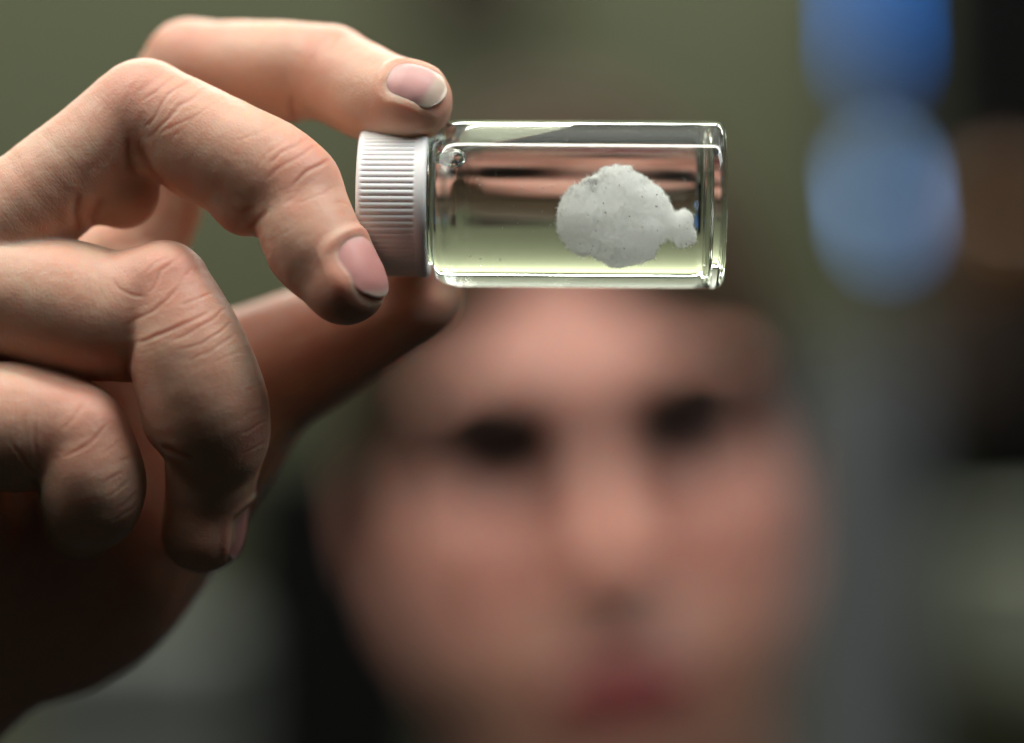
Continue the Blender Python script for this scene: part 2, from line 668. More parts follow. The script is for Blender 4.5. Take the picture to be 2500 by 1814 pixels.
V, F = surface_nets(clump_sdf, (-13, -6.5, -8.5), (16, 6.5, 8.5), 0.16, pad=0.9)
V = relax(V, F, 2)
me = np_mesh('white_clump', V, F)
n = vnoise(V, 0.30, 9)
g = np.full((len(V), 3), 0.0) + np.array([0.992, 0.995, 0.985])
spk = (vnoise(V, 0.42, 11) > 0.43) & (vnoise(V, 4.0, 12) > -0.02)
g[spk] = (0.18, 0.17, 0.15)
up = np.clip((V[:, 2] - 2.6) / 2.0, 0, 1) * np.clip((-1.0 - V[:, 0]) / 3.0, 0, 1)
g *= (1 - 0.55 * np.clip(up * (0.6 + 1.6 * vnoise(V, 0.7, 13)), 0, 1))[:, None]
put_color(me, 'tone', g)
m, nt, b = material('white_fluff')
a = nt.nodes.new('ShaderNodeAttribute')
a.attribute_name = 'tone'
nt.links.new(a.outputs['Color'], b.inputs['Base Color'])
b.inputs['Roughness'].default_value = 0.9
b.inputs['Specular IOR Level'].default_value = 0.1
b.inputs['Subsurface Weight'].default_value = 1.0
b.inputs['Subsurface Radius'].default_value = (1, 1, 1)
b.inputs['Subsurface Scale'].default_value = 0.006
tr = nt.nodes.new('ShaderNodeBsdfTranslucent')
nt.links.new(a.outputs['Color'], tr.inputs['Color'])
mxs = nt.nodes.new('ShaderNodeMixShader')
mxs.inputs[0].default_value = 0.5
nt.links.new(b.outputs[0], mxs.inputs[1])
nt.links.new(tr.outputs[0], mxs.inputs[2])
nt.links.new(mxs.outputs[0], nt.nodes['Material Output'].inputs['Surface'])
clump = link('white_clump', me, m)
clump.location = Vector(VC + CC @ VROT.T) * MM
tag(clump, 'fluffy white clump suspended in the liquid inside the vial', 'clump')

# wispy fibres that stand out from the clump
CV = get_v(me)
CN = get_n(me)
pick = rng.integers(0, len(CV), 7000)
base = CV[pick]
dr = CN[pick] + 0.9 * rng.normal(size=(len(pick), 3))
dr /= np.linalg.norm(dr, axis=1)[:, None]
sd = np.cross(dr, rng.normal(size=(len(pick), 3)))
sd /= np.linalg.norm(sd, axis=1)[:, None]
ln = (0.25 + 0.6 * rng.random((len(pick), 1)) ** 2)
tri = np.stack([base + sd * 0.05, base - sd * 0.05, base + dr * ln], 1).reshape(-1, 3)
fib = link('fibre_fringe', np_mesh('fibre_fringe', tri, np.arange(len(tri)).reshape(-1, 3)), m, clump)
put_color(fib.data, 'tone', np.full((len(tri), 3), 0.98))
fib['kind'] = 'stuff'

# tiny grey flecks floating in the liquid
pts = []
for i in range(70):
    x = random.uniform(17, 55)
    a_ = random.uniform(0, 2 * math.pi)
    r_ = random.uniform(3.0, 10.5)
    pts.append((x, r_ * math.cos(a_), r_ * math.sin(a_), random.uniform(0.05, 0.17)))
Vs, Fs = [], []
cube = np.array([(1, 0, 0), (-1, 0, 0), (0, 1, 0), (0, -1, 0), (0, 0, 1), (0, 0, -1)], float)
octf = np.array([(0, 2, 4), (2, 1, 4), (1, 3, 4), (3, 0, 4), (2, 0, 5), (1, 2, 5), (3, 1, 5), (0, 3, 5)])
for i, (x, y, z, r_) in enumerate(pts):
    Vs.append(np.array([x, y, z]) + cube * r_ * (0.6 + 0.8 * rng.random((6, 3))))
    Fs.append(octf + 6 * i)
fl = link('flecks', np_mesh('flecks', np.concatenate(Vs) @ VROT.T + VC, np.concatenate(Fs)),
          plain('grey_fleck', (0.35, 0.34, 0.32), 0.8))
tag(fl, 'tiny grey flecks drifting in the liquid of the vial', 'flecks', kind='stuff')

# ------------------------------------------------------------------ the hand
def ch(*pts):
    # a smooth curve through the given points (photograph x, y, radius, depth), as short tapered pieces
    q = np.array(pts, float)
    ext = np.concatenate([[2 * q[0] - q[1]], q, [2 * q[-1] - q[-2]]])
    out = []
    for i in range(1, len(ext) - 2):
        p0, p1, p2, p3 = ext[i - 1:i + 3]
        for t in np.linspace(0, 1, 4, endpoint=False):
            out.append(0.5 * (2 * p1 + (p2 - p0) * t + (2 * p0 - 5 * p1 + 4 * p2 - p3) * t * t + (3 * p1 - p0 - 3 * p2 + p3) * t ** 3))
    out.append(q[-1])
    return [(P(x, y, d), RP(r, d)) for x, y, r, d in out]


DF = -4.0
FING = {
    'M': [ch((-100, 640, 142, -1), (82, 495, 135, -2), (240, 368, 130, -2), (350, 266, 122, -2)),
          ch((360, 272, 121, -3), (500, 355, 137, -5), (632, 420, 138, -7), (712, 455, 119, -9)),
          ch((722, 470, 112, -9), (764, 592, 120, -12), (846, 686, 101, -14))],
    'R': [ch((-200, 715, 150, -4), (0, 724, 146, -5), (150, 748, 164, -5), (285, 768, 152, -6), (398, 690, 103, -8)),
          ch((408, 700, 106, -9), (455, 850, 143, -10), (500, 980, 151, -9), (527, 1060, 131, -6)),
          ch((525, 1090, 118, -4), (511, 1190, 106, 0), (500, 1294, 97, 4))],
    'P': [ch((-200, 1035, 155, -8), (0, 1041, 157, -9), (110, 1045, 143, -9), (190, 1040, 108, -10)),
          ch((203, 1058, 112, -11), (222, 1170, 132, -10), (222, 1226, 120, -6)),
          ch((215, 1232, 108, -2), (190, 1268, 98, 12), (178, 1250, 88, 24))],
    'I': [ch((150, 700, 150, 20), (340, 560, 125, 24), (405, 300, 126, 24), (462, 160, 109, 22)),
          ch((470, 158, 107, 22), (640, 173, 120, 16), (795, 172, 114, 11)),
          ch((822, 188, 112, 9), (922, 236, 111, 2), (1008, 250, 97, -4))],
}
PADS = {'M': [((838, 702), 84, -16), ((598, 500), 76, -8), ((300, 470), 90, 0)], 'R': [((492, 1304), 90, 1), ((330, 850), 80, -4), ((420, 1030), 70, -6)],
        'P': [((40, 1120), 80, -4)], 'I': [((700, 215), 82, 18)]}
KJ = {'M': 1.4, 'R': 1.3, 'P': 1.3, 'I': 1.8}
THUMB = ch((470, 1030, 205, 31), (600, 930, 170, 31), (760, 850, 148, 27), (900, 785, 125, 20), (1030, 724, 103, 13))
PALM = [ch((470, 1030, 205, 31), (430, 1080, 226, 30), (300, 1250, 258, 28), (150, 1400, 280, 26), (-60, 1500, 262, 26), (-300, 1640, 300, 26)),
        ch((130, 700, 165, 20), (0, 1000, 230, 22), (-100, 1350, 260, 24)),
        ch((350, 720, 150, 22), (250, 1000, 200, 24), (150, 1250, 220, 24)),
        ch((-100, 640, 150, 2), (-250, 1000, 220, 20), (-250, 1350, 260, 24)),
        ch((-200, 1035, 160, -6), (-190, 1330, 210, 4), (-230, 1600, 270, 20)),
        ch((-230, 1500, 300, 26), (-560, 1900, 330, 60), (-800, 2250, 330, 100))]


def _boxed(fun, lo_, hi_, p):
    m = np.all((p > lo_) & (p < hi_), -1)
    f = np.full(p.shape[:-1], 25.0, np.float32)
    if m.any():
        f[m] = fun(p[m])
    return f


def _bounds(chains, pad=9.0):
    q = np.array([np.concatenate([c_, [r_]]) for ch_ in chains for c_, r_ in ch_])
    return (q[:, :3] - q[:, 3:] - pad).min(0).astype(np.float32), (q[:, :3] + q[:, 3:] + pad).max(0).astype(np.float32)


def finger_sdf(name, p):
    lo_, hi_ = _bounds(FING[name])
    return _boxed(lambda q: _finger_sdf(name, q), lo_, hi_, p)


def _finger_sdf(name, p):
    f = None
    for c in FING[name]:
        g = chain(p, c, 0.5)
        f = g if f is None else smin(f, g, KJ[name])
    for (x, y), r, d in PADS[name]:
        f = smin(f, sphere(p, P(x, y, d), RP(r, d)), 2.4)
    return f


def palm_sdf(p):
    f = _boxed(lambda q: chain(q, THUMB, 0.8), *_bounds([THUMB]), p)
    for c in PALM:
        f = smin(f, _boxed(lambda q: chain(q, c, 1.5), *_bounds([c], 12.0), p), 7.0)
    return f


KNOB = [((361, 232), 96, -5), ((760, 405), 84, -11), ((430, 668), 84, -12), ((212, 1010), 84, -14)]


def hand_sdf(p):
    f = palm_sdf(p)
    for k_ in 'MRPI':
        f = smin(f, finger_sdf(k_, p), 0.9)
    return f


lo = P(-420, 1880, 0)
lo[1] = D0 - 26
hi = P(1190, 0, 40)
hi[1] = D0 + 72
V, F = surface_nets(hand_sdf, (lo[0] - 6, lo[1], lo[2] - 10), hi, 0.5)
V = relax(V, F, 4)
V, F = quad_subdivide(V, F)
V = relax(V, F, 12)
hm = np_mesh('hand_base', V, F)
V = get_v(hm)
N = get_n(hm)
names = ['M', 'R', 'P', 'I', 'T']
dist = np.stack([finger_sdf(k_, V) for k_ in 'MRPI'] + [palm_sdf(V)], 1)
pid = np.argmin(dist, 1)
sx = V[:, 0] / V[:, 1] * D0 / PXW + 1250
sy = 907 - V[:, 2] / V[:, 1] * D0 / PXW
PX2 = np.stack([sx, sy], 1)
front = np.clip((0.25 - N[:, 1]) / 0.4, 0, 1)

CREASE = {
    'M': [([(436, 177), (384, 219), (344, 254)], 5, .16), ([(476, 188), (410, 232), (375, 285), (348, 312)], 5, .24),
          ([(507, 215), (432, 263), (388, 312), (361, 338)], 5, .20), ([(485, 276), (423, 307), (384, 329)], 5, .16),
          ([(405, 165), (370, 200), (330, 230)], 5, .10), ([(540, 240), (470, 290), (420, 340)], 4, .10),
          ([(360, 170), (320, 215), (300, 260)], 5, .08), ([(450, 250), (400, 300)], 4, .10),
          ([(811, 385), (750, 417), (714, 453)], 5, .36), ([(755, 336), (688, 373), (653, 404)], 5, .24),
          ([(780, 350), (723, 387), (670, 417), (650, 440)], 5, .22), ([(829, 452), (772, 479), (727, 497)], 4, .12),
          ([(690, 296), (620, 330), (575, 342)], 5, .10), ([(700, 340), (645, 380), (620, 420)], 4, .10),
          ([(760, 440), (720, 480), (690, 500)], 4, .10), ([(600, 560), (622, 548), (640, 528), (655, 510)], 7, .5),
          ([(560, 505), (590, 520), (620, 505)], 7, .25), ([(575, 470), (600, 490)], 6, .18),
          ([(338, 340), (353, 382), (375, 426), (423, 479)], 10, .8), ([(315, 330), (312, 380), (330, 430)], 12, .4),
          ([(188, 470), (186, 515), (196, 570)], 12, .8), ([(250, 480), (225, 530), (230, 575)], 12, .5),
          ([(285, 330), (255, 380), (210, 420), (190, 470)], 14, .25),
          ([(250, 250), (225, 290), (215, 330)], 5, .06), ([(290, 215), (262, 250), (250, 300)], 5, .06)],
    'R': [([(448, 620), (394, 660), (378, 694), (361, 717)], 5, .22), ([(274, 677), (291, 704), (321, 720), (361, 724)], 5, .22),
          ([(448, 690), (401, 737), (368, 764), (301, 797)], 5, .24), ([(521, 714), (478, 730), (440, 745)], 4, .16),
          ([(515, 757), (468, 781), (401, 814), (361, 827), (334, 834)], 5, .34), ([(548, 754), (521, 777), (468, 807), (418, 834)], 4, .24),
          ([(565, 781), (535, 814), (484, 841), (434, 854)], 4, .24), ([(575, 810), (551, 834), (501, 864), (461, 881)], 4, .20),
          ([(595, 850), (560, 870), (520, 885)], 4, .12), ([(658, 1024), (618, 1044), (588, 1061)], 4, .24),
          ([(645, 995), (588, 1018)], 4, .14), ([(660, 1075), (620, 1095), (590, 1110)], 4, .20), ([(640, 940), (600, 955)], 4, .10),
          ([(330, 828), (318, 860), (304, 900), (312, 930)], 11, .8), ([(395, 1088), (430, 1108), (475, 1118)], 8, .5),
          ([(210, 660), (220, 720), (230, 760)], 4, .08), ([(235, 650), (250, 720), (280, 760)], 4, .08), ([(170, 650), (176, 720)], 4, .07),
          ([(420, 625), (380, 640), (350, 670)], 5, .12), ([(470, 650), (440, 690), (420, 715)], 4, .10)],
    'P': [([(204, 981), (182, 1021), (146, 1054)], 6, .20), ([(266, 1032), (219, 1083), (164, 1112)], 5, .24),
          ([(303, 1153), (255, 1178)], 4, .2), ([(317, 1174), (262, 1215)], 4, .22), ([(339, 1200), (284, 1244)], 4, .22),
          ([(325, 1236), (277, 1273)], 4, .2), ([(87, 1014), (84, 1083), (92, 1120)], 5, .18), ([(22, 1069), (55, 1123), (85, 1160)], 5, .18),
          ([(75, 1165), (92, 1200), (80, 1230)], 10, .7), ([(140, 1000), (130, 1050)], 5, .1), ([(60, 1010), (55, 1060)], 5, .1),
          ([(310, 1060), (280, 1090), (250, 1110)], 4, .12), ([(330, 1105), (295, 1130)], 4, .12)],
    'I': [([(712, 230), (707, 262), (716, 298)], 9, .6), ([(780, 94), (750, 128)], 5, .12), ([(800, 80), (772, 118), (760, 150)], 5, .12),
          ([(830, 85), (800, 130)], 5, .10), ([(480, 80), (440, 110)], 6, .10)],
    'T': [],
}


def seg_dist(Q, a, b):
    a = np.asarray(a, float)
    b = np.asarray(b, float)
    ab = b - a
    t = np.clip(((Q - a) @ ab) / (ab @ ab), 0, 1)
    return np.linalg.norm(Q - (a + t[:, None] * ab), axis=1), t


disp = np.zeros(len(V))
dark = np.zeros(len(V))
for fi, nm in enumerate(names):
    ids = np.argwhere((pid == fi) & (front > 0))[:, 0]
    Q = PX2[ids] + 7 * np.stack([vnoise(V[ids], 2.5, 21), vnoise(V[ids], 2.5, 22)], 1)
    for poly, w, dep in CREASE[nm]:
        poly = np.array(poly, float)
        w = w * 0.8
        box = (Q[:, 0] > poly[:, 0].min() - 40) & (Q[:, 0] < poly[:, 0].max() + 40) & (Q[:, 1] > poly[:, 1].min() - 40) & (Q[:, 1] < poly[:, 1].max() + 40)
        sub = np.argwhere(box)[:, 0]
        if not len(sub):
            continue
        best = np.full(len(sub), 1e9)
        tt = np.zeros(len(sub))
        ns = len(poly) - 1
        for j in range(ns):
            d_, t_ = seg_dist(Q[sub], poly[j], poly[j + 1])
            mm_ = d_ < best
            best[mm_] = d_[mm_]
            tt[mm_] = (j + t_[mm_]) / ns
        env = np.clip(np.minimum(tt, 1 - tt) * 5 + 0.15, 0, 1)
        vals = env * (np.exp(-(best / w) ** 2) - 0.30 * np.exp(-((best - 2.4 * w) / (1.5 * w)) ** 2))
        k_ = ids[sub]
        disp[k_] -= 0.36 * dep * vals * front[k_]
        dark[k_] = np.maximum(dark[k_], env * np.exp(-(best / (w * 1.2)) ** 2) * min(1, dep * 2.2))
disp += 0.30 * vnoise(V, 6.0, 31) + 0.08 * vnoise(V, 2.0, 32) + 0.03 * vnoise(V, 0.7, 33)

# nails: centre on the photograph, along-finger direction, outward normal, size (mm)
NAILS = {
    'M': dict(c=P(887, 653, -16.5), a=(0.36, -0.05, -0.92), n=(0.85, -0.44, 0.30), L=11.2, W=12.0, R=7.6, E=0.84),
    'I': dict(c=P(1014, 214, -8.0), a=(0.93, -0.10, -0.36), n=(0.20, -0.80, 0.53), L=10.6, W=9.0, R=6.6, E=0.50),
    'R': dict(c=P(568, 1300, 0.5), a=(-0.16, 0.28, -0.95), n=(0.94, -0.22, -0.24), L=10.5, W=10.5, R=7.5, E=0.9),
}
nail_frames = {}
for nm, q in NAILS.items():
    a = np.array(q['a'], float)
    a /= np.linalg.norm(a)
    n_ = np.array(q['n'], float)
    n_ -= a * (a @ n_)
    n_ /= np.linalg.norm(n_)
    s_ = np.cross(a, n_)
    # seat the nail on the skin: move the centre along the normal until it meets the finger's surface
    c = np.array(q['c'], float)
    if nm != 'M':
        best_ = None
        for (p0, _), (p1, _) in zip(FING[nm][2][:-1], FING[nm][2][1:]):
            ab = p1 - p0
            q_ = p0 + np.clip(((c - p0) @ ab) / (ab @ ab), 0, 1) * ab
            if best_ is None or np.linalg.norm(q_ - c) < np.linalg.norm(best_ - c):
                best_ = q_
        c = best_
    ts = np.linspace(-14, 14, 561)
    vals = finger_sdf(nm, (c + ts[:, None] * n_).astype(np.float32))
    inside = np.argwhere(vals < 0)[:, 0]
    c = c + ts[inside.max()] * n_ if len(inside) else c
    nail_frames[nm] = (c, a, n_, s_, q)
    fi = names.index(nm)
    rel = V - c
    u = (rel @ s_) / (q['W'] / 2)
    v = (rel @ a) / (q['L'] / 2)
    hgt = rel @ n_
    near = (pid == fi) & (np.abs(hgt) < 6)
    rr = (np.abs(u) ** 3.2 + np.abs(np.where(v < 0, v, v * 0.82)) ** 2.6) ** (1 / 2.9)
    ins = np.clip((0.95 - rr) / 0.12, 0, 1)
    rim = np.exp(-((rr - 1.10) / 0.12) ** 2) * np.clip((0.75 - v) / 0.4, 0, 1)
    disp += near * (-0.34 * ins + 0.34 * rim)
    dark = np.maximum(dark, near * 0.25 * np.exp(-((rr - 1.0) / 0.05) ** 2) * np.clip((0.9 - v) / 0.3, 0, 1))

V2 = V + N * disp[:, None]
hm.vertices.foreach_set('co', (V2 * MM).astype(np.float32).ravel())
hm.update()

BASE = np.array([0.62, 0.410, 0.300])
RED = np.array([0.58, 0.285, 0.210])
col = np.tile(BASE, (len(V), 1))
red = np.zeros(len(V))
for (x, y, d, r_) in [(361, 200, -8, 9), (760, 400, -12, 9), (430, 660, -14, 10), (230, 1010, -16, 10), (470, 110, 20, 9),
                      (850, 700, -14, 9), (1020, 270, 2, 9), (510, 1290, 2, 9), (820, 110, 8, 8), (1040, 740, 10, 12), (640, 1050, -12, 6)]:
    red = np.maximum(red, np.exp(-(np.linalg.norm(V - P(x, y, d), axis=1) / r_) ** 2))
red = np.clip(0.70 * red + 0.6 * np.maximum(vnoise(V, 7.0, 41), 0) + 0.25 * np.maximum(vnoise(V, 2.0, 42), 0), 0, 1)
red = np.maximum(red, np.where(pid == 4, 0.55, 0))
col = col * (1 - red[:, None]) + RED * red[:, None]
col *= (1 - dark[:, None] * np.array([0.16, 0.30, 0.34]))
along = np.zeros((len(V), 3), np.float32)
for fi, nm in enumerate(['M', 'R', 'P', 'I', 'T']):
    pl = [p_ for c_ in (FING[nm] if nm != 'T' else [THUMB]) for p_, _ in c_]
    ids = np.argwhere(pid == fi)[:, 0]
    bd = np.full(len(ids), 1e9)
    al = np.zeros(len(ids))
    run = 0.0
    for p0, p1 in zip(pl[:-1], pl[1:]):
        ab = p1 - p0
        L_ = np.linalg.norm(ab)
        t_ = ((V[ids] - p0) @ ab) / (L_ * L_)
        d_ = np.linalg.norm(V[ids] - (p0 + np.clip(t_, 0, 1)[:, None] * ab), axis=1)
        mm_ = d_ < bd
        bd[mm_] = d_[mm_]
        al[mm_] = run + np.clip(t_[mm_], -1, 2) * L_
        run += L_
    along[ids, 0] = al * 0.9 + 1.5 * vnoise(V[ids], 6.0, 45)
    along[ids, 1] = V[ids, 1] * 0.16
    along[ids, 2] = fi * 5 + (V[ids, 0] + V[ids, 2]) * 0.05
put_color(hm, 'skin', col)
hm.polygons.foreach_set('use_smooth', np.full(len(hm.polygons), True))

person = tag(empty('person', (60, 1000, -700)), 'blurred person in a dark jacket holding the vial up towards the camera', 'person')
PLOC = np.array([60, 1000, -700.0])


def nail(nm):
    c, a, n_, s_, q = nail_frames[nm]
    nu, nv = 28, 36
    vs, cs = [], []
    for j in range(nv + 1):
        v = -1 + 2 * j / nv
        for i in range(nu + 1):
            u = -1 + 2 * i / nu
            e = 2.5 if v < 0 else 4.0
            wv = (1 - abs(v) ** e * (0.97 if v < 0 else 0.62)) ** 0.5
            # rounded free edge
            vv = v - (0.22 * u * u if v > 0 else 0) * v
            uu = u * wv
            th = uu * (q['W'] / 2) / q['R']
            pos = c + a * vv * q['L'] / 2 + s_ * q['R'] * math.sin(th) + n_ * (q['R'] * (math.cos(th) - 1) * 0.92)
            pos = pos + n_ * (-0.30 + 0.34 * max(0, v + 0.2) - 0.40 * vv * vv * (1 if v > 0 else 0.5))
            vs.append(pos)
            edge = 1 / (1 + math.exp(-((vv - q['E'] + 0.16 * u * u) / 0.04)))
            lun = math.exp(-((vv + 0.95) ** 2 / 0.10 + u * u / 0.30))
            pink = np.array([0.56, 0.265, 0.240]) if nm != 'I' else np.array([0.60, 0.335, 0.315])
            c_ = pink * (1 - edge) + (np.array([0.60, 0.47, 0.39]) if nm != 'I' else np.array([0.68, 0.53, 0.43])) * edge
            c_ = c_ * (1 - 0.5 * lun) + np.array([0.66, 0.50, 0.47]) * 0.5 * lun
            cs.append(c_)
    vs = np.array(vs)
    # let the plate follow the finger: never far above the flesh, never buried in it
    ts = np.linspace(-6, 3, 181)
    line = (vs[:, None, :] + ts[None, :, None] * n_).astype(np.float32)
    val = finger_sdf(nm, line.reshape(-1, 3)).reshape(len(vs), -1)
    ins_ = val < 0
    top = np.where(ins_.any(1), ts[ins_.shape[1] - 1 - np.argmax(ins_[:, ::-1], axis=1)], -1.0)
    vgrid = np.repeat(np.linspace(-1, 1, nv + 1), nu + 1)
    ugrid = np.abs(np.tile(np.linspace(-1, 1, nu + 1), nv + 1))
    bury = 0.42 * np.clip((ugrid - 0.55) / 0.4, 0, 1) ** 2 * np.clip((0.75 - vgrid) / 0.3, 0, 1) + 0.4 * np.clip((-0.7 - vgrid) / 0.3, 0, 1)
    upper = top + 0.06 + 0.18 * np.clip(vgrid - 0.3, 0, 1) - bury
    lift = np.clip(0.0, upper - 0.25, upper)
    lift = lift.reshape(nv + 1, nu + 1)
    for _ in range(12):
        pd = np.pad(lift, 1, mode='edge')
        lift = 0.25 * (pd[:-2, 1:-1] + pd[2:, 1:-1] + pd[1:-1, :-2] + pd[1:-1, 2:])
    lift = np.minimum(lift, upper.reshape(lift.shape) + 0.04)
    for _ in range(5):
        pd = np.pad(lift, 1, mode='edge')
        lift = 0.5 * lift + 0.125 * (pd[:-2, 1:-1] + pd[2:, 1:-1] + pd[1:-1, :-2] + pd[1:-1, 2:])
    lift = np.clip(lift.reshape(-1), -1.6, 0.6)
    vs = vs + lift[:, None] * n_
    k = (nu + 1)
    fs = []
    for j in range(nv):
        for i in range(nu):
            a0 = j * k + i
            fs.append((a0, a0 + 1, a0 + 1 + k, a0 + k))
    fs = np.array(fs)
    # thickness
    nb = len(vs)
    vs2 = np.concatenate([vs, vs - n_ * 0.45])
    f2 = [fs, (fs + nb)[:, ::-1]]
    ring = [i for i in range(k)] + [j * k + nu for j in range(1, nv + 1)] + [nv * k + i for i in range(nu - 1, -1, -1)] + [j * k for j in range(nv - 1, 0, -1)]
    ring = np.array(ring)
    nx_ = np.roll(ring, -1)
    f2.append(np.stack([nx_, ring, ring + nb, nx_ + nb], 1))
    F_ = np.concatenate(f2)
    # outward orientation
    t0 = vs2[F_[0]]
    if np.dot(np.cross(t0[1] - t0[0], t0[2] - t0[0]), n_) < 0:
        F_ = F_[:, ::-1]
    me = np_mesh('fingernail', vs2 - PLOC, F_)
    put_color(me, 'skin', np.concatenate([cs, cs]))
    return me


NAIL_LABEL = {'M': 'pale pink nail of the finger resting on the front of the cap', 'I': 'pale nail of the uppermost finger above the cap',
              'R': 'dark shaded nail of the curled finger below'}

# ------------------------------------------------------------------ the person behind
HD = 425.0                                     # eyes this far behind the vial
HO = P(1450, 1045, HD)                         # between the eyes
ROLL, PITCH, TURN = math.radians(7), math.radians(3), math.radians(3)


def rot_xyz():
    cr, sr = math.cos(ROLL), math.sin(ROLL)
    Rr = np.array([[cr, 0, -sr], [0, 1, 0], [sr, 0, cr]])          # image right side up
    cp, sp = math.cos(PITCH), math.sin(PITCH)
    Rp = np.array([[1, 0, 0], [0, cp, sp], [0, -sp, cp]])          # chin towards the camera
    ct, st = math.cos(TURN), math.sin(TURN)
    Rt = np.array([[ct, -st, 0], [st, ct, 0], [0, 0, 1]])
    return Rr @ Rp @ Rt @ np.diag([0.95, 1.0, 1.0])


HR = rot_xyz()


def head_world(v):
    return np.asarray(v) @ HR.T + HO


def cranium(p):
    return ellipsoid(p, (0, 92, 24), (72, 92, 85))


def head_sdf(p):
    f = cranium(p)
    f = smin(f, cone(p, (0, 62, -15), (0, 44, -88), 62, 34), 20)
    f = smin(f, sphere(p, (0, 22, -104), 22), 22)
    for sx_ in (-1, 1):
        f = smin(f, cone(p, (sx_ * 53, 82, -48), (sx_ * 27, 36, -98), 22, 21), 18)
        f = smin(f, sphere(p, (sx_ * 33, 36, -66), 27), 16)
        f = smin(f, sphere(p, (sx_ * 38, 34, -32), 27), 18)
        f = smin(f, cone(p, (sx_ * 12, 5, 14), (sx_ * 46, 17, 13), 11, 10), 9)
    for sx_ in (-1, 1):
        f = smax(f, -ellipsoid(p, (sx_ * 32, -2, -5), (24, 25, 17)), 6)
        lid = sphere(p, (sx_ * 31, 26, -3), 13.6)
        slit = ellipsoid(p, (sx_ * 31, 11, -4), (16, 14, 6.5))
        f = smin(f, smax(lid, -slit, 1.5), 3)
    f = smin(f, cone(p, (0, 8, 2), (0, -19, -40), 7, 8.5), 9)
    f = smin(f, sphere(p, (0, -21, -42), 9.5), 7)
    for sx_ in (-1, 1):
        f = smin(f, ellipsoid(p, (sx_ * 11, -6, -45), (7, 9, 7)), 5)
    for sx_ in (-1, 1):
        f = smax(f, -ellipsoid(p, (sx_ * 7.2, -8, -53), (6.4, 10, 8)), 2)
    f = smin(f, ellipsoid(p, (0, 16, -77), (28, 18, 20)), 14)
    f = smin(f, ellipsoid(p, (0, -1, -76.5), (23, 7, 4.2)), 3)
    f = smin(f, ellipsoid(p, (0, 0, -85), (20, 7.5, 5.6)), 3)
    f = smax(f, -cone(p, (-22, -3, -80.6), (22, -3, -80.6), 1.4, 1.4), 1.5)
    for sx_ in (-1, 1):
        e = ellipsoid(p, (sx_ * 76, 98, -12), (6, 18, 31))
        e = smax(e, -ellipsoid(p, (sx_ * 83, 92, -10), (7, 12, 22)), 4)
        f = smin(f, e, 6)
    f = smin(f, cone(p, (0, 92, -70), (0, 120, -200), 54, 60), 22)
    return f


V, F = surface_nets(head_sdf, (-100, -40, -235), (100, 200, 130), 2.4)
V = relax(V, F, 2)
hc = np.tile(np.array([0.60, 0.330, 0.262]), (len(V), 1))


def blend(w, c):
    global hc
    w = np.clip(w, 0, 1)[:, None]
    hc = hc * (1 - w) + np.array(c) * w


fr = np.clip((60 - V[:, 1]) / 20, 0, 1)
for sx_ in (-1, 1):
    blend(0.5 * np.exp(-(np.linalg.norm(V - np.array([sx_ * 40, 22, -38]), axis=1) / 24) ** 2), (0.56, 0.25, 0.20))
blend(0.5 * np.exp(-(np.linalg.norm(V - np.array([0, -18, -42]), axis=1) / 14) ** 2), (0.56, 0.25, 0.20))
stub = np.exp(-((V[:, 2] + 82) / 20) ** 2) * fr + np.exp(-((V[:, 2] + 105) / 25) ** 2) * fr
blend(0.65 * np.clip(stub + 0.8 * np.exp(-((V[:, 2] + 66) / 8) ** 2) * np.exp(-(V[:, 0] / 30) ** 2) * fr, 0, 1), (0.28, 0.17, 0.11))  # stubble; the band under the nose also paints in the nose's shadow
lip = (np.abs(V[:, 0]) / 25) ** 2 + ((V[:, 2] + 80) / 10) ** 2
blend((1.15 - lip) / 0.25 * (V[:, 1] < 6), (0.25, 0.040, 0.045))
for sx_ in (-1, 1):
    socket_shade = np.sqrt(((V[:, 0] - sx_ * 31) / 31) ** 2 + ((V[:, 2] + 3.5) / 22) ** 2)  # eye-socket shade, painted into the skin colour around each eye
    blend((1.15 - socket_shade) / 0.55 * (V[:, 1] < 34) * 0.82, (0.075, 0.038, 0.028))
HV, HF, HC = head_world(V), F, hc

# right arm under the sleeve
SHO = np.array([-150.0, 1000, -290])
ELB = np.array([-235.0, 650, -250])
WRI = P(-300, 1560, 30)


def arm_sdf(p):
    return smin(cone(p, SHO, ELB, 46, 40), cone(p, ELB, WRI, 40, 24), 12)


V, F = surface_nets(arm_sdf, (-310, 490, -350), (-60, 1070, -10), 6.0)
allV = np.concatenate([V2, HV, V])
me_parts = [(hm, None)]
nh = len(hm.polygons)
lv = np.empty(nh * 4, np.int32)
hm.loops.foreach_get('vertex_index', lv)
allF = np.concatenate([lv.reshape(-1, 4), HF + len(V2), F + len(V2) + len(HV)])
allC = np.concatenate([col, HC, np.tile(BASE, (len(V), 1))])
bme = np_mesh('body', allV - PLOC, allF)
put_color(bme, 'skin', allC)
at_ = bme.attributes.new('along', 'FLOAT_VECTOR', 'POINT')
allA = np.zeros((len(allV), 3), np.float32)
allA[:len(along)] = along
at_.data.foreach_set('vector', allA.ravel())
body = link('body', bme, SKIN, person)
bpy.data.meshes.remove(hm)
for nm in ('M', 'I', 'R'):
    o = link('fingernail', nail(nm), NAIL, person)
    o['label'] = NAIL_LABEL[nm]


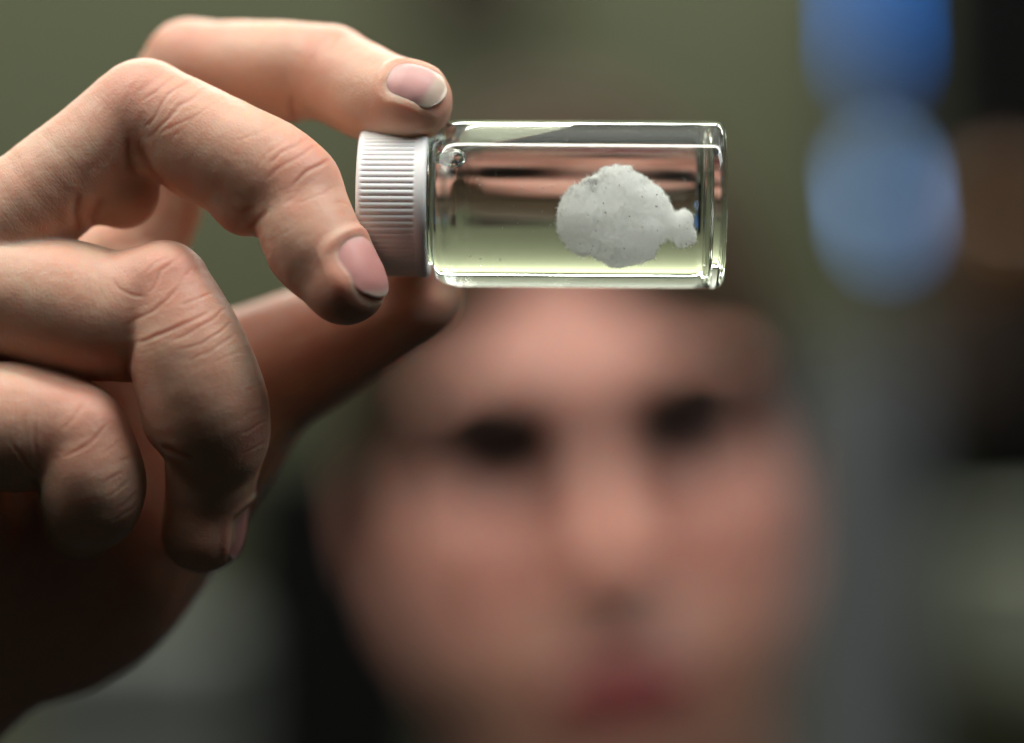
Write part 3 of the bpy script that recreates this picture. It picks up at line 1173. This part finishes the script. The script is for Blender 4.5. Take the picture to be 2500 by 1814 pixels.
# hair
def hair_sdf(p):
    n1 = vnoise(p * np.array([1, 0.35, 0.35], np.float32), 5.0, 51)
    f = cranium(p) - (9.0 + 3.0 * vnoise(p, 18.0, 52) + 4.0 * n1 + np.clip((p[..., 2] - 60) * 0.06, 0, 4))
    inner = cranium(p) + 3.0
    f = np.maximum(f, -inner)
    hl = np.where(p[..., 0] < 0, 58 - 0.016 * p[..., 0] ** 2, 58 - 0.85 * p[..., 0]) + 5 * vnoise(p, 9.0, 53)
    y = p[..., 1]
    front_cut = hl - p[..., 2]
    side_cut = (np.where(y > 110, -70.0, -14.0 - 0.6 * (y - 60))) - p[..., 2]
    cut = np.where(y < 62, front_cut, side_cut)
    t = np.clip((y - 38) / 24, 0, 1)
    cut = front_cut * (1 - t) + side_cut * t
    return smax(f, cut, 5)


V, F = surface_nets(hair_sdf, (-105, -35, -90), (105, 215, 150), 1.8, pad=8)
hair = link('hair', np_mesh('hair', head_world(V) - PLOC, F), HAIR, person)

EYEM = plain('eye_white', (0.25, 0.22, 0.21), 0.2, noise=0.04)
IRIS = plain('iris', (0.03, 0.035, 0.05), 0.15)
for sx_ in (-1, 1):
    def brow(d, sx_=sx_):
        x = d[:, 0]
        return np.stack([sx_ * 32 + 27 * x, 0.5 + 12 * ((x * sx_ + 1) / 2) ** 2 + 5.0 * d[:, 1], 10.5 + 8.5 * d[:, 2] * (1 - 0.35 * x * sx_) - 4 * (x * sx_ - 0.2) ** 2], 1)
    V, F = uv_ball(brow, 40, 20)
    V = V + 1.2 * np.stack([vnoise(V, 2.0, 61), vnoise(V, 2.0, 62), vnoise(V, 2.0, 63)], 1)
    link('eyebrow', np_mesh('eyebrow', head_world(V) - PLOC, F), BROW, person)
    ec = np.array([sx_ * 31, 26, -3.0])
    V, F = uv_ball(lambda d: ec + 12.2 * d, 40, 24)
    eye = link('eye', np_mesh('eye', head_world(V) - PLOC, F), EYEM, person)
    aim = np.array([0.0, -1, 0.12])
    aim /= np.linalg.norm(aim)
    e1 = np.cross(aim, (1.0, 0, 0))
    e1 /= np.linalg.norm(e1)
    e2 = np.cross(aim, e1)
    th = np.linspace(0, 2 * np.pi, 24, endpoint=False)
    vs = [ec + 12.6 * aim]
    for rad_ in (3.4, 7.0):
        for t in th:
            q = rad_ * (math.cos(t) * e1 + math.sin(t) * e2)
            vs.append(ec + q + aim * math.sqrt(12.45 ** 2 - rad_ ** 2))
    vs = np.array(vs)
    fs = []
    for i in range(24):
        j = (i + 1) % 24
        fs.append((0, 1 + i, 1 + j, 1 + j))
    f3 = [(0, 1 + i, 1 + (i + 1) % 24) for i in range(24)]
    for i in range(24):
        j = (i + 1) % 24
        f3 += [(1 + i, 25 + i, 25 + j), (1 + i, 25 + j, 1 + j)]
    link('iris', np_mesh('iris', head_world(vs) - PLOC, np.array(f3)), IRIS, eye)

# jacket with its right sleeve
JACK = plain('dark_navy_cloth', (0.012, 0.014, 0.022), 0.85, noise=0.3, scale=200)


def jacket_sdf(p):
    c = head_world((0, 125, -215))
    f = cone(p, c + np.array([0, 0, -20.0]), c + np.array([0, 10, -420.0]), 120, 150)
    f = smin(f, cone(p, c + np.array([-120, 0, -40.0]), c + np.array([120, 0, -40.0]), 62, 62), 40)
    f = smin(f, cone(p, SHO, ELB, 62, 52), 30)
    f = smin(f, cone(p, ELB, ELB + (WRI - ELB) * 0.80, 52, 40), 16)
    f = smin(f, cone(p, c + np.array([150, 0, -60.0]), c + np.array([185, -10, -350.0]), 60, 48), 30)
    collar = cone(p, c + np.array([0, -6, 20.0]), c + np.array([0, -22, 62.0]), 74, 78)
    f = smin(f, collar, 10)
    f = np.maximum(f, -cone(p, c + np.array([0, -6, 0.0]), c + np.array([0, -22, 160.0]), 68, 73))
    f = f + 5 * vnoise(p, 34, 71) + 2.5 * vnoise(p, 12, 72)
    return np.maximum(f, -(arm_sdf(p) - 2.0))


V, F = surface_nets(jacket_sdf, (-330, 490, -760), (320, 1260, -40), 6.5, pad=5)
V = relax(V, F, 2)
link('jacket', np_mesh('jacket', V - PLOC, F), JACK, person)


# ------------------------------------------------------------------ things far behind, all out of focus
def Q(px_, py_, dist):
    return P(px_, py_, dist - D0)


# narrow blue signal light
ld = 2250.0
k = ld / D0 * PXW
lamp = tag(empty('signal_light', Q(2143, 600, ld)), 'narrow blue glowing light high on the right, deep blue above and pale blue below', 'signal light')
LB = plain('blue_glow', (0.02, 0.1, 0.5), 0.4, emit=(0.0, 0.115, 0.42), es=8.5)
LP = plain('pale_blue_glow', (0.3, 0.45, 0.6), 0.4, emit=(0.12, 0.24, 0.46), es=11.0)
HOUS = plain('black_housing', (0.02, 0.02, 0.022), 0.5)


def tube(name, z0, z1, r_, mat, x0=0.0, x1=0.0, dy=0.0):
    pr = [(z0, 0.0), (z0, r_ * 0.7), (z0 + r_ * 0.3, r_), (z1 - r_ * 0.3, r_), (z1, r_ * 0.7), (z1, 0.0)]
    V_, F_ = lathe(pr, 20, (0, 0, 0))
    V_ = V_[:, [1, 2, 0]]
    t_ = (V_[:, 2] - z0) / (z1 - z0)
    V_[:, 0] += x0 + (x1 - x0) * t_
    V_[:, 1] += dy
    return link(name, np_mesh(name, V_, F_), mat, lamp)


tube('upper_lens', (600 - 160) * k, (600 + 220) * k, 12 * k, LB, -3 * k, -15 * k)
tube('lower_lens', (600 - 575) * k, (600 - 400) * k, 13 * k, LP, 26 * k, 5 * k)
bevel_box('housing', (0, 30, 420 * k), (24, 20, 900 * k), HOUS, lamp)

BLACK = plain('black_laminate', (0.006, 0.006, 0.006), 0.8, noise=0.2, scale=20, spec=0.1)
BROWN = plain('dark_brown_wood', (0.060, 0.036, 0.022), 0.6, noise=0.3, scale=14)
GREYP = plain('grey_blue_enamel', (0.135, 0.15, 0.165), 0.5, noise=0.1, scale=8)
GREYB = plain('grey_green_enamel', (0.10, 0.112, 0.10), 0.5, noise=0.1, scale=8)
AMBER = plain('amber_glass', (0.16, 0.065, 0.006), 0.25, noise=0.1, scale=20)


def slab(name, x0, x1, y0, y1, dist, depth, mat, label, cat, parts=()):
    a_, b_ = Q(x0, y1, dist), Q(x1, y0, dist)
    c = (a_ + b_) / 2
    w, h = b_[0] - a_[0], b_[2] - a_[2]
    root = tag(empty(name, (c[0], dist + depth / 2, a_[2])), label, cat)
    bevel_box('carcass', (0, 0, h / 2), (w, depth, h), mat, root)
    for nm, (u0, u1, v0, v1), m_ in parts:
        bevel_box(nm, ((u0 + u1 - 1) / 2 * w, -depth / 2 - 8, (v0 + v1) / 2 * h), ((u1 - u0) * w, 16, (v1 - v0) * h), m_, root, 3)
    return root


slab('tall_cabinet', 2270, 3100, -500, 1250, 2295, 90, BLACK, 'tall black cabinet at the right edge behind the person', 'cabinet',
     [('door', (0.02, 0.49, 0.02, 0.98), BLACK), ('door', (0.51, 0.98, 0.02, 0.98), BLACK)])
slab('brown_carton', 2230, 2480, 640, 960, 2150, 120, BROWN, 'dark brown box in front of the black cabinet', 'box', [('lid_flap', (0.03, 0.97, 0.8, 0.98), BROWN)])
slab('grey_locker', 2030, 2230, 850, 2300, 2000, 200, GREYP, 'narrow bluish grey locker beside the black cabinet', 'locker',
     [('door', (0.08, 0.92, 0.05, 0.95), GREYP)])
slab('dark_instrument', 540, 1080, 1090, 2400, 2000, 200, BLACK, 'dark instrument case behind the raised hand', 'instrument',
     [('front_panel', (0.1, 0.9, 0.3, 0.9), BLACK)])
slab('grey_box', 60, 520, 1560, 2300, 1600, 160, GREYB, 'grey green metal box low behind the hand', 'box', [('lid', (0.0, 1.0, 0.9, 1.0), GREYB)])

slab('dark_shelf', 980, 1330, -260, 40, 2200, 160, BROWN, 'dark brown shelf box on the wall above the vial', 'shelf', [('door', (0.05, 0.95, 0.05, 0.95), BROWN)])
slab('pale_container', 2390, 2700, 1330, 1640, 2100, 200, plain('pale_green_plastic', (0.30, 0.33, 0.25), 0.6), 'pale grey green container low at the right edge', 'container',
     [('lid', (0.0, 1.0, 0.88, 1.0), GREYB)])
ab = tag(empty('amber_bottle', Q(2450, 640, 2200)), 'amber bottle standing near the blue light at the right edge', 'bottle')
bottle_mesh('bottle_body', [(0, 0), (0, 22), (3, 25), (40, 25), (50, 19), (56, 10), (64, 10), (64, 0)], AMBER, ab)
bottle_mesh('bottle_cap', [(64, 0), (64, 12), (76, 12), (76, 0)], BLACK, ab)
